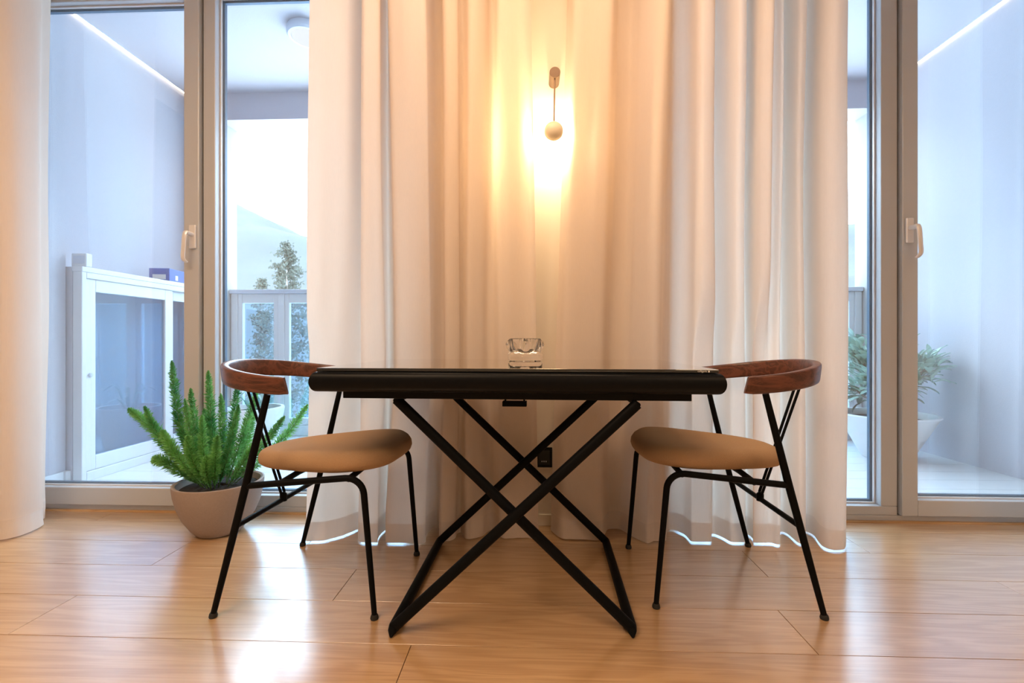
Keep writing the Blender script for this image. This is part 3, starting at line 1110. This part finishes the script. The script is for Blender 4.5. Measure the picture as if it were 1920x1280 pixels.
def frond(tip, base, bow, rad, count, seed, bare=.10):
    q = random.Random(seed)
    b0, t0 = Vector(base), Vector(tip)
    m1 = b0.lerp(t0, .5) + Vector(bow)
    pts = catmull([b0, m1, t0], 14)
    L = sum((c - a).length for a, c in zip(pts, pts[1:]))
    vs, fs = [], []
    count = int(count * 1.9)
    for k in range(count):
        t = bare + (1 - bare) * (k + q.random()) / count
        x = t * (len(pts) - 1)
        i = min(int(x), len(pts) - 2)
        p = pts[i].lerp(pts[i + 1], x - i)
        tan = (pts[i + 1] - pts[i]).normalized()
        w = min(1, (t - bare) / .22) ** .7 * (1 - max(0, (t - .50) / .50) ** 1.6) ** .65
        ln = rad * (.40 + .75 * q.random()) * max(.15, w)
        a = q.uniform(0, 2 * math.pi)
        u = tan.orthogonal().normalized()
        v = tan.cross(u)
        d = (u * math.cos(a) + v * math.sin(a) + tan * q.uniform(.35, 1.0)).normalized()
        off = d * (ln * q.uniform(0, .4))
        n_ = d.cross(Vector((q.gauss(0, 1), q.gauss(0, 1), q.gauss(0, 1)))).normalized() * q.uniform(.0013, .0023)
        o = len(vs)
        s_ = p + off
        e_ = p + off + d * ln * .62
        md = (s_ + e_) / 2
        vs += [s_, md + n_, e_, md - n_]
        fs.append((o, o + 1, o + 2, o + 3))
    fo = MB().add(vs, fs).build('frond', M['fern'], fn, 0)
    MB().tube([tuple(p) for p in pts[::2]], [.0022 - .0015 * i / 14 for i in range(len(pts[::2]))], 6).build('stem', M['fernstem'], fo)


def fr(x, z, y=0, **k):
    return (x + 1.359, y, z)


FR = [
    (fr(-1.575, .745, 0, ), (-.05, -.02, .20), (-.035, 0, -.01), .040, 1700),
    (fr(-1.424, .700, .02), (-.015, .01, .20), (-.012, .01, .0), .040, 1500),
    (fr(-1.470, .585, -.06), (-.02, -.04, .20), (-.01, -.01, .0), .032, 1100),
    (fr(-1.655, .552, -.05), (-.06, -.03, .20), (-.04, -.01, .02), .036, 1300),
    (fr(-1.790, .530, .02), (-.06, .0, .20), (-.045, 0, .065), .042, 1700),
    (fr(-1.320, .640, .07), (.01, .03, .20), (-.008, .01, .0), .040, 1100),
    (fr(-1.205, .620, .03), (.03, .0, .20), (.0, 0, .0), .034, 1300),
    (fr(-1.235, .560, -.06), (.02, -.04, .20), (.010, -.01, -.01), .034, 1300),
    (fr(-1.005, .545, .08), (.05, .03, .20), (.03, .01, .0), .040, 1200),
    (fr(-1.080, .500, .02), (.05, .0, .20), (.02, .0, .02), .036, 1100),
    (fr(-1.600, .330, -.07), (-.05, -.03, .20), (-.03, -.02, .045), .040, 1300),
    (fr(-1.540, .460, -.10), (-.03, -.05, .20), (-.02, -.02, .03), .038, 1300),
    (fr(-1.500, .520, .10), (-.03, .05, .20), (-.015, .02, .0), .040, 1300),
    (fr(-1.380, .520, -.08), (.0, -.05, .20), (.0, -.02, .0), .034, 1200),
    (fr(-1.300, .440, -.10), (.02, -.06, .20), (.01, -.02, .01), .034, 1200),
    (fr(-1.420, .440, -.11), (-.01, -.06, .20), (-.01, -.02, .02), .036, 1200),
    (fr(-1.150, .420, -.04), (.05, -.02, .20), (.02, -.01, .03), .036, 1100),
    (fr(-1.270, .530, .11), (.02, .06, .20), (.0, .02, .0), .038, 1200),
    (fr(-1.600, .430, .08), (-.05, .04, .20), (-.03, .02, .03), .040, 1300),
    (fr(-1.330, .360, -.12), (.01, -.07, .20), (.0, -.02, .02), .030, 900),
    (fr(-1.520, .620, .04), (-.03, .01, .20), (-.02, .0, .0), .036, 1300),
    (fr(-1.360, .600, .01), (.0, .0, .20), (.01, .0, .0), .034, 1100),
]
for i, a in enumerate(FR):
    frond(a[0], a[1], a[2], a[3], a[4], 50 + i)

# ------------------------------------------------------------------ wall lamp and socket
wl = empty('wall_lamp', (0.108, 2.13, 1.997))
tag(wl, 'slim bronze wall lamp with round cream shade between the curtains', 'wall lamp')
k = MB().lathe([(0, 0), (.0235, 0), (.0235, .0895), (.0225, .0905), (0, .0905)], 32).build('wall_mount', M['brass'], wl)
k.rotation_euler = (R(90), 0, 0)
k.location = (0, -.0005, 0)
MB().tube([(0, -.078, -.020), (-.006, -.116, -.240)], .0036, 12).build('rod', M['brass'], wl)
shade = MB()
pf = []
for i in range(13):
    a = math.pi / 2 * i / 12
    pf.append((.040 * math.sin(a), .030 * math.cos(a)))
pf += [(.040, -.012), (.0385, -.012), (.0385, 0)]
for i in range(11, -1, -1):
    a = math.pi / 2 * i / 12
    pf.append((.0375 * math.sin(a), .028 * math.cos(a)))
so = shade.lathe(pf, 40).build('lamp_shade', M['cream'], wl)
so.rotation_euler = (R(90 - 8), 0, 0)
so.location = (-.007, -.122, -.268)
gl = MB().lathe([(0, -.004), (.034, -.004), (.036, -.001), (.034, .002), (0, .002)], 32).build('led_disc', M['lampglow'], wl)
gl.rotation_euler = (R(90 - 8), 0, 0)
gl.location = (-.007, -.116, -.268)
ld = bpy.data.lights.new('wall_lamp_light', 'POINT')
ld.energy = 13
ld.color = (1.0, 0.74, 0.42)
ld.shadow_soft_size = .025
lo = bpy.data.objects.new('wall_lamp_light', ld)
COL.objects.link(lo)
lo.parent = wl
lo.location = (-.007, -.098, -.268)

sk = empty('wall_socket', (0.063, 2.13, 0.307))
tag(sk, 'black wall socket low on the wall behind the table legs', 'socket')
MB().box(-.037, .037, -.010, -.0003, -.045, .045).build('cover_plate', M['black_satin'], sk, 0, bevel=.003)
MB().box(-.026, .026, -.0118, -.0102, -.032, .032).build('insert', M['rubber'], sk, 0, bevel=.0006)
for q in (-.009, .0, .009):
    MB().box(q - .0015, q + .0015, -.0124, -.0119, -.020, -.014).build('contact_slot', M['lampring'], sk, 0)

# ------------------------------------------------------------------ the view
hv, hf = [], []
NX, NY = 90, 40
for j in range(NY):
    t = j / (NY - 1)
    d = 60 + 900 * t ** 1.3
    for i in range(NX):
        a = R(-75 + 150 * i / (NX - 1))
        x, y = d * math.sin(a), d * math.cos(a)
        rise = max(0, (d - 120) / 840)
        h = -14 + 225 * rise ** 1.25 * (1 + .42 * noise.noise(Vector((x * .0032, y * .0032, 1.7)))) + 16 * rise * noise.noise(Vector((x * .02, y * .02, 4)))
        h += 14 * rise * math.sin(a * 3.1 + 4.4)
        hv.append((x, y, h))
for j in range(NY - 1):
    for i in range(NX - 1):
        a = j * NX + i
        hf.append((a, a + 1, a + NX + 1, a + NX))
hl = MB().add(hv, hf).build('hillside', M['hill'], None, 180)
tag(hl, 'pale hazy mountain slope far beyond the loggia', 'hill', kind='structure')


def tree(px, z, y, h, w, label, seed):
    q = random.Random(seed)
    t = empty('conifer_tree', (px, y, z - h))
    tag(t, label, 'tree', 'trees beyond the loggia parapet')
    MB().tube([(0, 0, 0), (.05, 0, h * .5), (0, 0, h * .97)], [.16, .10, .02], 8).build('trunk', M['bark'], t)
    vs, fs = [], []
    for k in range(150):
        u = q.random() ** .8
        zz = h * (.25 + .75 * u)
        rr = w * (1 - u) ** .62 * q.uniform(.35, 1.1) + .12
        a = q.uniform(0, 6.283)
        for m_ in range(34):
            s_ = (m_ / 34) ** .8
            c = Vector((rr * s_ * math.cos(a), rr * s_ * math.sin(a), zz - .25 * rr * s_ + .3 * rr * s_ * s_)) + Vector((q.gauss(0, .10), q.gauss(0, .10), q.gauss(0, .10)))
            d1 = Vector((q.gauss(0, 1), q.gauss(0, 1), q.gauss(0, 1))).normalized() * .09
            d2 = d1.orthogonal().normalized() * .055
            o = len(vs)
            vs += [c - d1, c + d2, c + d1, c - d2]
            fs.append((o, o + 1, o + 2, o + 3))
    MB().add(vs, fs).build('foliage', M['conifer'], t, 0)


tree(-13.2, 6.2, 25.0, 14, 3.0, 'tallest slender conifer beyond the loggia parapet', 1)
tree(-18.1, 5.05, 31.0, 13, 1.4, 'small conifer tip furthest left beyond the parapet', 2)
tree(-19.5, 6.9, 36.0, 16, 1.8, 'middle conifer just left of the tallest one', 3)
tree(-9.37, 4.93, 21.0, 13, 1.7, 'conifer nearest the curtain, right of the tallest one', 4)
